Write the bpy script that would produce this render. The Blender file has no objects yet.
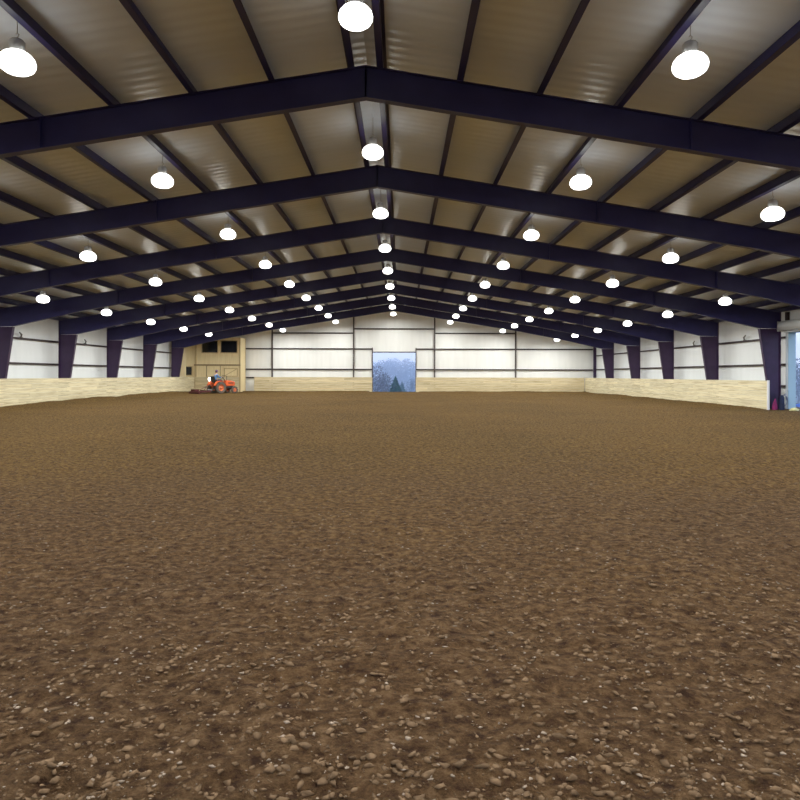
import bpy, math, random
import numpy as np
from mathutils import Vector, Matrix
random.seed(7)
S = bpy.context.scene
COL = S.collection
U = 6.1/675.0            # metres per unit of survey
BAY = 6.1
EYE = 170*U
def hz(h): return (h+170)*U
def rx(r): return r*U

# ------------------------------------------------------------------ materials
def nmat(name):
    m = bpy.data.materials.new(name); m.use_nodes = True
    nt = m.node_tree; b = nt.nodes['Principled BSDF']
    return m, nt, b
def simple(name, col, rough=.6, metal=0, spec=.5, emit=None, es=0, noise=0, nscale=6, bump=0, coat=0):
    m, nt, b = nmat(name)
    b.inputs['Base Color'].default_value = (*col, 1)
    b.inputs['Roughness'].default_value = rough
    b.inputs['Metallic'].default_value = metal
    b.inputs['Specular IOR Level'].default_value = spec
    if coat: b.inputs['Coat Weight'].default_value = coat
    if emit:
        b.inputs['Emission Color'].default_value = (*emit, 1); b.inputs['Emission Strength'].default_value = es
    if noise or bump:
        tc = nt.nodes.new('ShaderNodeTexCoord')
        n = nt.nodes.new('ShaderNodeTexNoise'); n.inputs['Scale'].default_value = nscale; n.inputs['Detail'].default_value = 5
        nt.links.new(tc.outputs['Object'], n.inputs['Vector'])
        if noise:
            r = nt.nodes.new('ShaderNodeValToRGB')
            r.color_ramp.elements[0].position = .3; r.color_ramp.elements[1].position = .7
            r.color_ramp.elements[0].color = (*[c*(1-noise) for c in col], 1)
            r.color_ramp.elements[1].color = (*[min(1, c*(1+noise)) for c in col], 1)
            nt.links.new(n.outputs['Fac'], r.inputs['Fac']); nt.links.new(r.outputs['Color'], b.inputs['Base Color'])
        if bump:
            bp = nt.nodes.new('ShaderNodeBump'); bp.inputs['Strength'].default_value = bump; bp.inputs['Distance'].default_value = .02
            nt.links.new(n.outputs['Fac'], bp.inputs['Height']); nt.links.new(bp.outputs['Normal'], b.inputs['Normal'])
    return m

def vinyl(name, col, rough, wave_axis, wscale, strength, spec=.5):
    """white faced insulation blanket: soft billows between the steel, crosswise seams"""
    m, nt, b = nmat(name)
    b.inputs['Roughness'].default_value = rough; b.inputs['Specular IOR Level'].default_value = spec
    tc = nt.nodes.new('ShaderNodeTexCoord')
    mp = nt.nodes.new('ShaderNodeMapping')
    nt.links.new(tc.outputs['Object'], mp.inputs['Vector'])
    n = nt.nodes.new('ShaderNodeTexNoise'); n.inputs['Scale'].default_value = 1.2; n.inputs['Detail'].default_value = 4
    if wave_axis == 'Y': mp.inputs['Scale'].default_value = (.35, 1.8, .35)
    elif wave_axis == 'X': mp.inputs['Scale'].default_value = (1.8, .35, .35)
    nt.links.new(mp.outputs['Vector'], n.inputs['Vector'])
    w = nt.nodes.new('ShaderNodeTexWave'); w.wave_type = 'BANDS'; w.bands_direction = wave_axis; w.inputs['Scale'].default_value = wscale
    w.inputs['Distortion'].default_value = .6; w.inputs['Detail'].default_value = 1
    nt.links.new(tc.outputs['Object'], w.inputs['Vector'])
    ad = nt.nodes.new('ShaderNodeMath'); ad.operation = 'MULTIPLY_ADD'; ad.inputs[1].default_value = .35
    nt.links.new(w.outputs['Fac'], ad.inputs[0]); nt.links.new(n.outputs['Fac'], ad.inputs[2])
    bp = nt.nodes.new('ShaderNodeBump'); bp.inputs['Strength'].default_value = strength; bp.inputs['Distance'].default_value = .06
    nt.links.new(ad.outputs[0], bp.inputs['Height']); nt.links.new(bp.outputs['Normal'], b.inputs['Normal'])
    r = nt.nodes.new('ShaderNodeValToRGB'); r.color_ramp.elements[0].position = .3; r.color_ramp.elements[1].position = .7
    r.color_ramp.elements[0].color = (*[c*.94 for c in col], 1); r.color_ramp.elements[1].color = (*col, 1)
    nt.links.new(n.outputs['Fac'], r.inputs['Fac']); nt.links.new(r.outputs['Color'], b.inputs['Base Color'])
    return m

def wood(name, c1, c2, axis='X', rough=.7, island=.25):
    m, nt, b = nmat(name)
    b.inputs['Roughness'].default_value = rough
    tc = nt.nodes.new('ShaderNodeTexCoord'); mp = nt.nodes.new('ShaderNodeMapping')
    sc = {'X': (.6, 9, 14), 'Y': (9, .6, 14), 'Z': (9, 9, .6)}[axis]
    mp.inputs['Scale'].default_value = sc
    g = nt.nodes.new('ShaderNodeNewGeometry')
    cm = nt.nodes.new('ShaderNodeCombineXYZ')
    mu = nt.nodes.new('ShaderNodeMath'); mu.operation = 'MULTIPLY'; mu.inputs[1].default_value = 40
    nt.links.new(g.outputs['Random Per Island'], mu.inputs[0])
    for i in range(3): nt.links.new(mu.outputs[0], cm.inputs[i])
    nt.links.new(cm.outputs[0], mp.inputs['Location'])
    nt.links.new(tc.outputs['Object'], mp.inputs['Vector'])
    n = nt.nodes.new('ShaderNodeTexNoise'); n.inputs['Scale'].default_value = 1.3; n.inputs['Detail'].default_value = 6; n.inputs['Roughness'].default_value = .62
    nt.links.new(mp.outputs['Vector'], n.inputs['Vector'])
    r = nt.nodes.new('ShaderNodeValToRGB'); e = r.color_ramp.elements
    e[0].position = .34; e[0].color = (*c2, 1); e[1].position = .56; e[1].color = (*c1, 1)
    nt.links.new(n.outputs['Fac'], r.inputs['Fac'])
    mr = nt.nodes.new('ShaderNodeMapRange'); mr.inputs['To Min'].default_value = 1-island; mr.inputs['To Max'].default_value = 1+island*.5
    nt.links.new(g.outputs['Random Per Island'], mr.inputs['Value'])
    vm = nt.nodes.new('ShaderNodeVectorMath'); vm.operation = 'SCALE'
    nt.links.new(r.outputs['Color'], vm.inputs[0]); nt.links.new(mr.outputs['Result'], vm.inputs['Scale'])
    nt.links.new(vm.outputs['Vector'], b.inputs['Base Color'])
    return m

M = {}
M['steel'] = simple('navy_painted_steel', (.023, .021, .095), .42, spec=.45, noise=.15, nscale=3)
M['column'] = simple('warm_lit_painted_steel', (.036, .015, .058), .42, spec=.5, noise=.15, nscale=3)  # same paint as the rafters; warm light on the columns put into the colour
M['girt'] = simple('dark_brown_primer', (.030, .016, .020), .6)
M['postgrey'] = simple('grey_brown_steel', (.085, .068, .066), .55)
M['bracket'] = simple('bracket_grey', (.22, .21, .19), .5, metal=.4)
M['roof'] = vinyl('roof_vinyl', (.72, .80, .90), .32, 'Y', 1.1, .30, .75)
M['wallX'] = vinyl('side_wall_vinyl', (.87, .90, .91), .42, 'Y', .8, .18)
M['wallY'] = vinyl('end_wall_vinyl', (.90, .905, .88), .42, 'X', .8, .18)
M['outer'] = simple('outer_sheet', (.55, .57, .6), .5)
M['kickX'] = wood('pine_boards_across', (.76, .65, .42), (.50, .39, .21), 'X', island=.12)
M['kickS'] = wood('pale_pine_boards', (.76, .68, .46), (.50, .41, .24), 'X', island=.12)
M['cap'] = wood('pale_cap_board', (.80, .70, .45), (.68, .56, .32), 'X')
M['ply'] = wood('plywood', (.94, .79, .48), (.84, .68, .38), 'Z', island=.05)
M['plytrim'] = wood('trim_board', (.66, .51, .28), (.54, .40, .20), 'Z', island=.1)
M['darktrim'] = simple('brown_trim', (.30, .21, .11), .7)
M['darkglass'] = simple('dark_glass', (.012, .014, .018), .12, spec=.6)
M['paintwhite'] = simple('white_paint', (.78, .77, .76), .5)
M['coil'] = simple('white_metal', (.62, .65, .66), .38, metal=.1)
M['jamb'] = simple('daylit_blue_jamb', (.42, .60, .70), .5)  # blue daylight falling on the jamb is painted into its base colour
M['orange'] = simple('orange_paint', (.78, .13, .035), .35, coat=.4)
M['rim'] = simple('orange_rim', (.72, .20, .08), .5)
M['black'] = simple('black_plastic', (.015, .015, .018), .5)
M['tyre'] = simple('dusty_tyre', (.13, .105, .085), .85, noise=.25, nscale=9)
M['cast'] = simple('dark_grey_casting', (.06, .06, .065), .55, metal=.3)
M['maroon'] = simple('rusty_red_steel', (.10, .020, .022), .6, noise=.3, nscale=8)
M['skin'] = simple('skin', (.50, .28, .19), .6)
M['blue'] = simple('blue_shirt', (.10, .24, .46), .85)
M['jeans'] = simple('dark_jeans', (.03, .045, .10), .85)
M['capred'] = simple('cap_cloth', (.12, .06, .14), .8)
M['hair'] = simple('hair', (.05, .03, .02), .8)
M['boot'] = simple('boot', (.05, .035, .025), .7)
M['chrome'] = simple('chrome', (.7, .7, .7), .2, metal=1)
M['worklamp'] = simple('lit_lens', (1, 1, 1), .3, emit=(1, .97, .9), es=5)
M['acrylic'] = simple('lit_acrylic', (1, 1, 1), .3, emit=(1, 1, .95), es=5)
M['ballast'] = simple('ballast_grey', (.55, .55, .55), .35, metal=.6)
M['magenta'] = simple('magenta_cloth', (.22, .015, .10), .8)
M['navycloth'] = simple('navy_cloth', (.012, .02, .06), .8, noise=.3, nscale=5)
M['yellow'] = simple('pale_yellow_bag', (.82, .76, .36), .6, noise=.2, nscale=9)
M['hose'] = simple('blue_grey_hose', (.10, .12, .22), .4)
M['tarp'] = simple('blue_tarp', (.04, .13, .42), .5, noise=.25, nscale=3)
M['crate'] = simple('weathered_plank', (.45, .30, .22), .8, noise=.3, nscale=9)
M['grass'] = simple('damp_meadow', (.045, .060, .030), .9, noise=.3, nscale=.3)
M['wood_hill'] = simple('wooded_slope', (.050, .052, .040), .95, noise=.4, nscale=.15)
M['bark'] = simple('bare_bark', (.085, .06, .05), .9)
M['needles'] = simple('conifer_needles', (.03, .14, .06), .8, noise=.3, nscale=2)
M['leaf'] = simple('sparse_brown_leaves', (.11, .075, .05), .85, noise=.3, nscale=3)
M['leaf2'] = simple('grey_green_leaves', (.05, .06, .045), .85, noise=.3, nscale=3)

def dirt_material():
    m, nt, b = nmat('arena_dirt')
    L = nt.links.new; N = nt.nodes.new
    b.inputs['Roughness'].default_value = .95; b.inputs['Specular IOR Level'].default_value = .12
    tc = N('ShaderNodeTexCoord')
    big = N('ShaderNodeTexNoise'); big.inputs['Scale'].default_value = .22; big.inputs['Detail'].default_value = 4
    mid = N('ShaderNodeTexNoise'); mid.inputs['Scale'].default_value = 17; mid.inputs['Detail'].default_value = 8; mid.inputs['Roughness'].default_value = .7
    fine = N('ShaderNodeTexNoise'); fine.inputs['Scale'].default_value = 45; fine.inputs['Detail'].default_value = 6; fine.inputs['Roughness'].default_value = .75
    vor = N('ShaderNodeTexVoronoi'); vor.inputs['Scale'].default_value = 26; vor.inputs['Randomness'].default_value = 1
    st = N('ShaderNodeMapping'); st.inputs['Scale'].default_value = (.75, .85, 1); st.inputs['Rotation'].default_value = (0, 0, .12)
    L(tc.outputs['Object'], st.inputs['Vector'])
    for n in (big, fine): L(tc.outputs['Object'], n.inputs['Vector'])
    L(st.outputs['Vector'], mid.inputs['Vector'])
    wv = N('ShaderNodeMix'); wv.data_type = 'VECTOR'; wv.inputs['Factor'].default_value = .06
    L(st.outputs['Vector'], wv.inputs['A']); L(mid.outputs['Color'], wv.inputs['B']); L(wv.outputs['Result'], vor.inputs['Vector'])
    r = N('ShaderNodeValToRGB'); e = r.color_ramp.elements
    e[0].position = .36; e[0].color = (.066, .034, .013, 1)
    e[1].position = .65; e[1].color = (.285, .182, .066, 1)
    x = e.new(.5); x.color = (.160, .095, .031, 1)
    L(mid.outputs['Fac'], r.inputs['Fac'])
    rb = N('ShaderNodeValToRGB'); rb.color_ramp.elements[0].position = .35; rb.color_ramp.elements[1].position = .65
    rb.color_ramp.elements[0].color = (.90, .90, .90, 1); rb.color_ramp.elements[1].color = (1.08, 1.05, 1.0, 1)
    L(big.outputs['Fac'], rb.inputs['Fac'])
    mx = N('ShaderNodeMix'); mx.data_type = 'RGBA'; mx.blend_type = 'MULTIPLY'; mx.inputs['Factor'].default_value = 1
    # dirt tinted greyer and bluer towards the entrance end
    sy = N('ShaderNodeSeparateXYZ'); L(tc.outputs['Object'], sy.inputs[0])
    ay = N('ShaderNodeMath'); ay.operation = 'MULTIPLY_ADD'; ay.inputs[1].default_value = 9; L(big.outputs['Fac'], ay.inputs[0]); L(sy.outputs[1], ay.inputs[2])
    my = N('ShaderNodeMapRange'); my.interpolation_type = 'SMOOTHSTEP'; my.inputs['From Min'].default_value = 7; my.inputs['From Max'].default_value = 19
    my.inputs['To Min'].default_value = .75; my.inputs['To Max'].default_value = 0; L(ay.outputs[0], my.inputs['Value'])
    gm = N('ShaderNodeMix'); gm.data_type = 'RGBA'; gm.blend_type = 'MULTIPLY'; gm.inputs['B'].default_value = (1.06, .99, 1.60, 1)
    L(my.outputs[0], gm.inputs['Factor']); L(r.outputs['Color'], gm.inputs['A'])
    L(gm.outputs['Result'], mx.inputs['A']); L(rb.outputs['Color'], mx.inputs['B'])
    # pale grit flecks
    rf = N('ShaderNodeValToRGB'); rf.color_ramp.elements[0].position = .62; rf.color_ramp.elements[1].position = .74
    L(fine.outputs['Fac'], rf.inputs['Fac'])
    mf = N('ShaderNodeMix'); mf.data_type = 'RGBA'; mf.inputs['B'].default_value = (.34, .25, .17, 1)
    fm = N('ShaderNodeMath'); fm.operation = 'MULTIPLY'; fm.inputs[1].default_value = .55
    L(rf.outputs['Color'], fm.inputs[0]); L(fm.outputs[0], mf.inputs['Factor'])
    L(mx.outputs['Result'], mf.inputs['A']); L(mf.outputs['Result'], b.inputs['Base Color'])
    # tyre lug prints, two short runs pressed in the dirt
    sep = N('ShaderNodeSeparateXYZ'); L(tc.outputs['Object'], sep.inputs[0])
    def math_(op, a, bb=None, c=None):
        n = N('ShaderNodeMath'); n.operation = op
        for i, v in enumerate((a, bb, c)):
            if v is None: continue
            if isinstance(v, (int, float)): n.inputs[i].default_value = v
            else: L(v, n.inputs[i])
        return n.outputs[0]
    def band(v, lo, hi, soft):
        n = N('ShaderNodeMapRange'); n.interpolation_type = 'SMOOTHSTEP'
        n.inputs['From Min'].default_value = lo; n.inputs['From Max'].default_value = lo+soft
        L(v, n.inputs['Value'])
        k = N('ShaderNodeMapRange'); k.interpolation_type = 'SMOOTHSTEP'
        k.inputs['From Min'].default_value = hi-soft; k.inputs['From Max'].default_value = hi
        k.inputs['To Min'].default_value = 1; k.inputs['To Max'].default_value = 0
        L(v, k.inputs['Value'])
        return math_('MULTIPLY', n.outputs[0], k.outputs[0])
    total = None
    for (x0, x1, y0, y1, sl) in ((.86, 1.42, 9.0, 10.4, .7), (.55, 1.12, 7.6, 8.9, -.15), (.30, .72, 9.2, 10.2, .7)):
        msk = math_('MULTIPLY', band(sep.outputs[0], x0, x1, .12), band(sep.outputs[1], y0, y1, .3))
        ph = math_('MULTIPLY', math_('MULTIPLY_ADD', sep.outputs[1], sl*.6, sep.outputs[0]), 68)
        s = math_('MULTIPLY', math_('SINE', ph), msk)
        total = s if total is None else math_('ADD', total, s)
    vh = math_('MULTIPLY', vor.outputs['Distance'], -1.1)
    h = math_('MULTIPLY_ADD', mid.outputs['Fac'], 2.2, vh)
    h = math_('MULTIPLY_ADD', fine.outputs['Fac'], 1.0, h)
    h = math_('MULTIPLY_ADD', total, .22, h)
    bp = N('ShaderNodeBump'); bp.inputs['Strength'].default_value = 1; bp.inputs['Distance'].default_value = .055
    L(h, bp.inputs['Height']); L(bp.outputs['Normal'], b.inputs['Normal'])
    return m
M['dirt'] = dirt_material()
M['clod'] = simple('dirt_clod', (.17, .11, .065), .95, spec=.1, noise=.4, nscale=20)
M['chip'] = simple('pale_chip', (.30, .235, .18), .9, spec=.1, noise=.35, nscale=20)

# ------------------------------------------------------------------ mesh builder
class MB:
    def __init__(s): s.v = []; s.f = []; s.mi = []; s.cur = 0
    def add(s, vs, fs):
        o = len(s.v); s.v += [tuple(v) for v in vs]; s.f += [[i+o for i in f] for f in fs]; s.mi += [s.cur]*len(fs)
    def box(s, x0, x1, y0, y1, z0, z1, mat=None):
        vs = [Vector(p) for p in ((x0,y0,z0),(x1,y0,z0),(x1,y1,z0),(x0,y1,z0),(x0,y0,z1),(x1,y0,z1),(x1,y1,z1),(x0,y1,z1))]
        if mat is not None: vs = [mat @ v for v in vs]
        s.add(vs, [(0,3,2,1),(4,5,6,7),(0,1,5,4),(1,2,6,5),(2,3,7,6),(3,0,4,7)])
    def prism(s, poly, axis, a, b):
        """extrude a 2D polygon along axis ('x','y','z')"""
        def P(p, t):
            if axis == 'y': return (p[0], t, p[1])
            if axis == 'x': return (t, p[0], p[1])
            return (p[0], p[1], t)
        n = len(poly)
        vs = [P(p, a) for p in poly]+[P(p, b) for p in poly]
        fs = [list(range(n))[::-1], list(range(n, 2*n))]+[(i, (i+1) % n, n+(i+1) % n, n+i) for i in range(n)]
        s.add(vs, fs)
    def tube(s, pts, r, n=8, caps=True):
        pts = [Vector(p) for p in pts]; rings = []
        rr = r if isinstance(r, (list, tuple)) else [r]*len(pts)
        vs = []; up = None
        for i, p in enumerate(pts):
            d = (pts[min(i+1, len(pts)-1)]-pts[max(i-1, 0)]).normalized()
            if up is None:
                up = Vector((0, 0, 1)) if abs(d.z) < .9 else Vector((1, 0, 0))
            a = d.cross(up).normalized(); b = a.cross(d).normalized(); up = b
            for k in range(n):
                t = 2*math.pi*k/n
                vs.append(p+(a*math.cos(t)+b*math.sin(t))*rr[i])
        fs = []
        for i in range(len(pts)-1):
            for k in range(n):
                fs.append((i*n+k, i*n+(k+1) % n, (i+1)*n+(k+1) % n, (i+1)*n+k))
        if caps: fs.append(list(range(n))[::-1]); fs.append([(len(pts)-1)*n+k for k in range(n)])
        s.add(vs, fs)
    def lathe(s, prof, n=24, c=(0, 0, 0), axis='z', closed=False):
        """prof = [(radius, along)]"""
        vs = []; fs = []
        for (r, t) in prof:
            for k in range(n):
                a = 2*math.pi*k/n; p = (r*math.cos(a), r*math.sin(a))
                if axis == 'z': v = (c[0]+p[0], c[1]+p[1], c[2]+t)
                elif axis == 'y': v = (c[0]+p[0], c[1]+t, c[2]+p[1])
                else: v = (c[0]+t, c[1]+p[0], c[2]+p[1])
                vs.append(v)
        m = len(prof)
        for i in range(m if closed else m-1):
            j = (i+1) % m
            for k in range(n): fs.append((i*n+k, i*n+(k+1) % n, j*n+(k+1) % n, j*n+k))
        if not closed:
            fs.append(list(range(n))[::-1]); fs.append([(m-1)*n+k for k in range(n)])
        s.add(vs, fs)
    def build(s, name, mat, parent=None, smooth=False, bevel=0, recalc=True, parts=None):
        me = bpy.data.meshes.new(name); me.from_pydata(s.v, [], s.f)
        mats = mat if isinstance(mat, (list, tuple)) else [mat]
        for m in mats: me.materials.append(m)
        if len(mats) > 1: me.polygons.foreach_set('material_index', s.mi)
        if recalc:
            import bmesh
            bm = bmesh.new(); bm.from_mesh(me); bmesh.ops.recalc_face_normals(bm, faces=bm.faces); bm.to_mesh(me); bm.free()
        if smooth:
            me.shade_smooth()
            me.set_sharp_from_angle(angle=math.radians(40))
        me.update()
        o = bpy.data.objects.new(name, me); COL.objects.link(o)
        if parent is not None: o.parent = parent
        if bevel:
            md = o.modifiers.new('bevel', 'BEVEL'); md.width = bevel; md.segments = 2; md.limit_method = 'ANGLE'
        return o
def tag(o, label=None, cat=None, group=None, kind=None):
    if label: o['label'] = label
    if cat: o['category'] = cat
    if group: o['group'] = group
    if kind: o['kind'] = kind
    return o
def empty(name, loc=(0, 0, 0), rz=0):
    o = bpy.data.objects.new(name, None); COL.objects.link(o)
    o.location = loc; o.rotation_euler = (0, 0, rz); o.empty_display_size = .2
    return o
def copy_tree(o, parent=None):
    c = o.copy(); COL.objects.link(c); c.parent = parent
    for ch in [x for x in bpy.data.objects if x.parent == o and x != c]:
        copy_tree(ch, c)
    return c
ORD = ['first', 'second', 'third', 'fourth', 'fifth', 'sixth', 'seventh', 'eighth', 'ninth', 'tenth', 'eleventh', 'twelfth', 'thirteenth']

# ------------------------------------------------------------------ key dimensions
WX = rx(2040)                     # inner face of the side walls
SL = .161                         # roof slope
YB = 10.1*BAY                     # far end wall
YF = -1.4*BAY                     # end wall behind the camera
def roofz(x): return hz(680)-SL*abs(x)
DO0, DO1 = 4.15*BAY, 5.075*BAY    # side door opening along the wall
DTOP = 3.57
XD0, XD1 = rx(-209), rx(222)      # far door
XFD = 4.2                         # half width of the big door behind the camera

# ------------------------------------------------------------------ setting
def fr_noise(X, Y, scale, octaves=4, seed=0, pers=.5):
    rng = np.random.RandomState(seed); out = np.zeros_like(X); amp = 1; tot = 0
    for o in range(octaves):
        g = rng.rand(256, 256)
        x = X*scale*2**o+17.3*o+1000; y = Y*scale*2**o+9.1*o+1000
        xi = np.floor(x).astype(int); yi = np.floor(y).astype(int); fx = x-xi; fy = y-yi
        fx = fx*fx*(3-2*fx); fy = fy*fy*(3-2*fy)
        a = g[xi % 256, yi % 256]; b = g[(xi+1) % 256, yi % 256]; c = g[xi % 256, (yi+1) % 256]; d = g[(xi+1) % 256, (yi+1) % 256]
        out += amp*((a*(1-fx)+b*fx)*(1-fy)+(c*(1-fx)+d*fx)*fy); tot += amp; amp *= pers
    return out/tot-.5
def smooth(t): t = np.clip(t, 0, 1); return t*t*(3-2*t)
def ground_h(X, Y):
    h = .05*fr_noise(X, Y, .25, 3, 1)
    near = 1.0
    h += .045*fr_noise(X, Y, 2.2, 4, 2, .6)*near
    rough = smooth((9.5-Y)/5)*.5+.5
    h += .060*rough*fr_noise(X*.8, Y, 8, 3, 3, .8)
    # shallow curved harrow furrows
    r = np.sqrt((X-26)**2+(Y+9)**2)
    h += .020*np.sin(r*2*np.pi/.42)*smooth((X-1)/5)*smooth((16-Y)/6)
    r2 = np.sqrt((X+30)**2+(Y-2)**2)
    h += .018*np.sin(r2*2*np.pi/.5)*smooth((-X-1)/4)*smooth((20-Y)/8)
    # dirt banked up against the kick boards
    wob = fr_noise(X, Y, .35, 3, 5)
    dl = X-(-17.4); bank = .17+.18*wob
    h += bank*(.35+.65*smooth((Y-29)/12))*smooth((1.6-dl)/1.5)*(dl > -1.2)*smooth((Y-5)/8)
    dr = 17.4-X
    h += (.07+.12*wob)*smooth((1.3-dr)/1.2)*smooth((Y-30.3)/2.0)
    db = 61-Y
    h += (.07+.12*wob)*smooth((1.4-db)/1.3)*np.where((X > XD0-.3) & (X < XD1+.3), .0, 1)
    return h
xs = np.concatenate([np.arange(-18.6, -9, .10), np.arange(-9, 9, .05), np.arange(9, 18.7, .10)])
ys = [YF]
while ys[-1] < YB+.2:
    y = ys[-1]; ys.append(y+(.3 if y < 1.8 else .035 if y < 8 else min(.16, .035+.004*(y-8))))
ys = np.array(ys)
Xg, Yg = np.meshgrid(xs, ys)
Zg = ground_h(Xg, Yg)
def np_mesh(name, V, F, mat):
    me = bpy.data.meshes.new(name)
    me.vertices.add(len(V)); me.vertices.foreach_set('co', V.astype(np.float32).ravel())
    k = F.shape[1]
    me.loops.add(F.size); me.loops.foreach_set('vertex_index', F.astype(np.int32).ravel())
    me.polygons.add(len(F)); me.polygons.foreach_set('loop_start', np.arange(0, F.size, k, dtype=np.int32))
    me.update(calc_edges=True); me.validate()
    for m in (mat if isinstance(mat, list) else [mat]): me.materials.append(m)
    o = bpy.data.objects.new(name, me); COL.objects.link(o)
    return o
V = np.stack([Xg.ravel(), Yg.ravel(), Zg.ravel()], 1)
nx, ny = len(xs), len(ys)
idx = np.arange(nx*ny).reshape(ny, nx)
F = np.stack([idx[:-1, :-1].ravel(), idx[:-1, 1:].ravel(), idx[1:, 1:].ravel(), idx[1:, :-1].ravel()], 1)
fl = np_mesh('floor', V, F, M['dirt']); fl['kind'] = 'structure'
fl.data.shade_smooth()

# clods and chips lying loose on the dirt (uncountable)
def scatter(name, n, y0, y1, s0, s1, mat, seed, label, flat=.55):
    rng = np.random.RandomState(seed)
    t = (1+5**.5)/2
    base = np.array([(-1,t,0),(1,t,0),(-1,-t,0),(1,-t,0),(0,-1,t),(0,1,t),(0,-1,-t),(0,1,-t),(t,0,-1),(t,0,1),(-t,0,-1),(-t,0,1)])/1.9
    bf = np.array([(0,11,5),(0,5,1),(0,1,7),(0,7,10),(0,10,11),(1,5,9),(5,11,4),(11,10,2),(10,7,6),(7,1,8),(3,9,4),(3,4,2),(3,2,6),(3,6,8),(3,8,9),(4,9,5),(2,4,11),(6,2,10),(8,6,7),(9,8,1)])
    y = y0+(y1-y0)*rng.rand(n)**1.5
    x = .69+(rng.rand(n)*2-1)*(y*.66+.4)
    ok = (np.abs(x) < 17); x = x[ok]; y = y[ok]; n = len(x)
    s = s0+(s1-s0)*rng.rand(n)**3
    jit = 1+.55*(rng.rand(n, 12, 1)-.5)*2
    sc = np.stack([s*(1+.8*rng.rand(n)), s*(.7+.5*rng.rand(n)), s*flat], 1)
    a = rng.rand(n)*6.28
    P = base[None]*jit*sc[:, None, :]
    ca, sa = np.cos(a)[:, None], np.sin(a)[:, None]
    PX = P[..., 0]*ca-P[..., 1]*sa; PY = P[..., 0]*sa+P[..., 1]*ca
    z = ground_h(x, y)
    Vv = np.stack([PX+x[:, None], PY+y[:, None], P[..., 2]+(z+s*flat*.25)[:, None]], 2).reshape(-1, 3)
    Fv = (bf[None]+(np.arange(n)*12)[:, None, None]).reshape(-1, 3)
    o = np_mesh(name, Vv, Fv, mat)
    tag(o, label, 'dirt', kind='stuff')
    return o
scatter('dirt_clods', 22000, 2.2, 15, .003, .019, M['clod'], 11, 'loose brown dirt clods strewn over the arena floor')
scatter('wood_chips', 4200, 2.2, 9.5, .003, .011, M['chip'], 12, 'pale chips and small stones mixed in the near dirt', .4)

def quad_wall(name, pieces, mat):
    """pieces = list of prisms (poly, axis, a, b)"""
    b = MB()
    for p in pieces: b.prism(*p)
    o = b.build(name, mat); o['kind'] = 'structure'; return o
T = .12
ze = roofz(WX)
# side walls, along y
quad_wall('wall_left', [([(YF, -.1), (YB, -.1), (YB, ze), (YF, ze)], 'x', -WX-T, -WX)], M['wallX'])
quad_wall('wall_right', [([(YF, -.1), (DO0, -.1), (DO0, ze), (YF, ze)], 'x', WX, WX+T),
                         ([(DO1, -.1), (YB, -.1), (YB, ze), (DO1, ze)], 'x', WX, WX+T),
                         ([(DO0, DTOP), (DO1, DTOP), (DO1, ze), (DO0, ze)], 'x', WX, WX+T)], M['wallX'])
def gable(y0, y1, xa, xb, top):
    e = WX+T
    return [([(-e, -.1), (xa, -.1), (xa, roofz(xa)), (-e, roofz(e))], 'y', y0, y1),
            ([(xb, -.1), (e, -.1), (e, roofz(e)), (xb, roofz(xb))], 'y', y0, y1),
            ([(xa, top), (xb, top), (xb, roofz(xb)), (0, roofz(0)), (xa, roofz(xa))], 'y', y0, y1)]
quad_wall('wall_back', gable(YB, YB+T, XD0, XD1, DTOP+.03), M['wallY'])
quad_wall('wall_front', gable(YF-T, YF, -XFD, XFD, 4.3), M['wallY'])
b = MB()
e = WX+T+.15
b.prism([(-e, roofz(e)), (0, roofz(0)), (e, roofz(e)), (e, roofz(e)+.12), (0, roofz(0)+.12), (-e, roofz(e)+.12)], 'y', YF-.3, YB+.3)
o = b.build('ceiling', M['roof']); o['kind'] = 'structure'

# ------------------------------------------------------------------ rigid steel frames
def frame(idx, Y, label):
    root = empty('steel_frame', (0, Y, 0))
    top0 = hz(651)
    def top(x): return top0-SL*abs(x)
    for sgn in (-1, 1):
        side = 'office' if sgn < 0 else 'door'
        bot = [(0, hz(584)), (1167, hz(397)), (1568, hz(320)), (1905, hz(244))]
        # rafter
        m = MB()
        xk = rx(2014)
        poly = [(0, top0)]+[(sgn*rx(x), z) for x, z in bot]+[(sgn*xk, hz(244)-.02), (sgn*xk, top(xk))]
        if sgn > 0: poly = poly[::-1]
        m.prism(poly, 'y', -.006, .006)
        for (p, q) in zip(bot[:-1], bot[1:]):
            a = (sgn*rx(p[0]), p[1]); c = (sgn*rx(q[0]), q[1])
            m.prism([a, c, (c[0], c[1]+.016), (a[0], a[1]+.016)], 'y', -.09, .09)
        m.prism([(0, top0), (sgn*xk, top(xk)), (sgn*xk, top(xk)-.016), (0, top0-.016)], 'y', -.09, .09)
        # splice stiffeners
        for xx in (0.0, 6.2, 12.4):
            x = sgn*xx; zb = np.interp(xx/U, [p[0] for p in bot], [p[1] for p in bot])
            m.box(x-.012, x+.012, -.085, .085, zb, top(x)-.01)
        m.build('rafter', M['steel'], root)
        # column, tapered
        c = MB()
        xi_t, xi_b = sgn*rx(1905), sgn*rx(1968); xo = sgn*rx(2014)
        zt = hz(244)
        c.prism([(xi_b, .0), (xo, .0), (xo, zt-.021), (xi_t, zt-.021)], 'y', -.006, .006)
        c.prism([(xi_b, .0), (xi_t, zt-.02), (xi_t+sgn*.018, zt-.02), (xi_b+sgn*.018, .0)], 'y', -.09, .09)
        c.prism([(xo, 0), (xo, top(xk)), (xo-sgn*.018, top(xk)), (xo-sgn*.018, 0)], 'y', -.09, .09)
        cc = c.build('column', M['column'], root)
        p = MB(); x0, x1 = sorted((xi_b-sgn*.05, xo+sgn*.02))
        p.box(x0, x1, -.15, .15, -.04, .025); p.build('base_plate', M['column'], cc)
    tag(root, label, 'steel frame', 'rigid frames of the arena')
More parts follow.
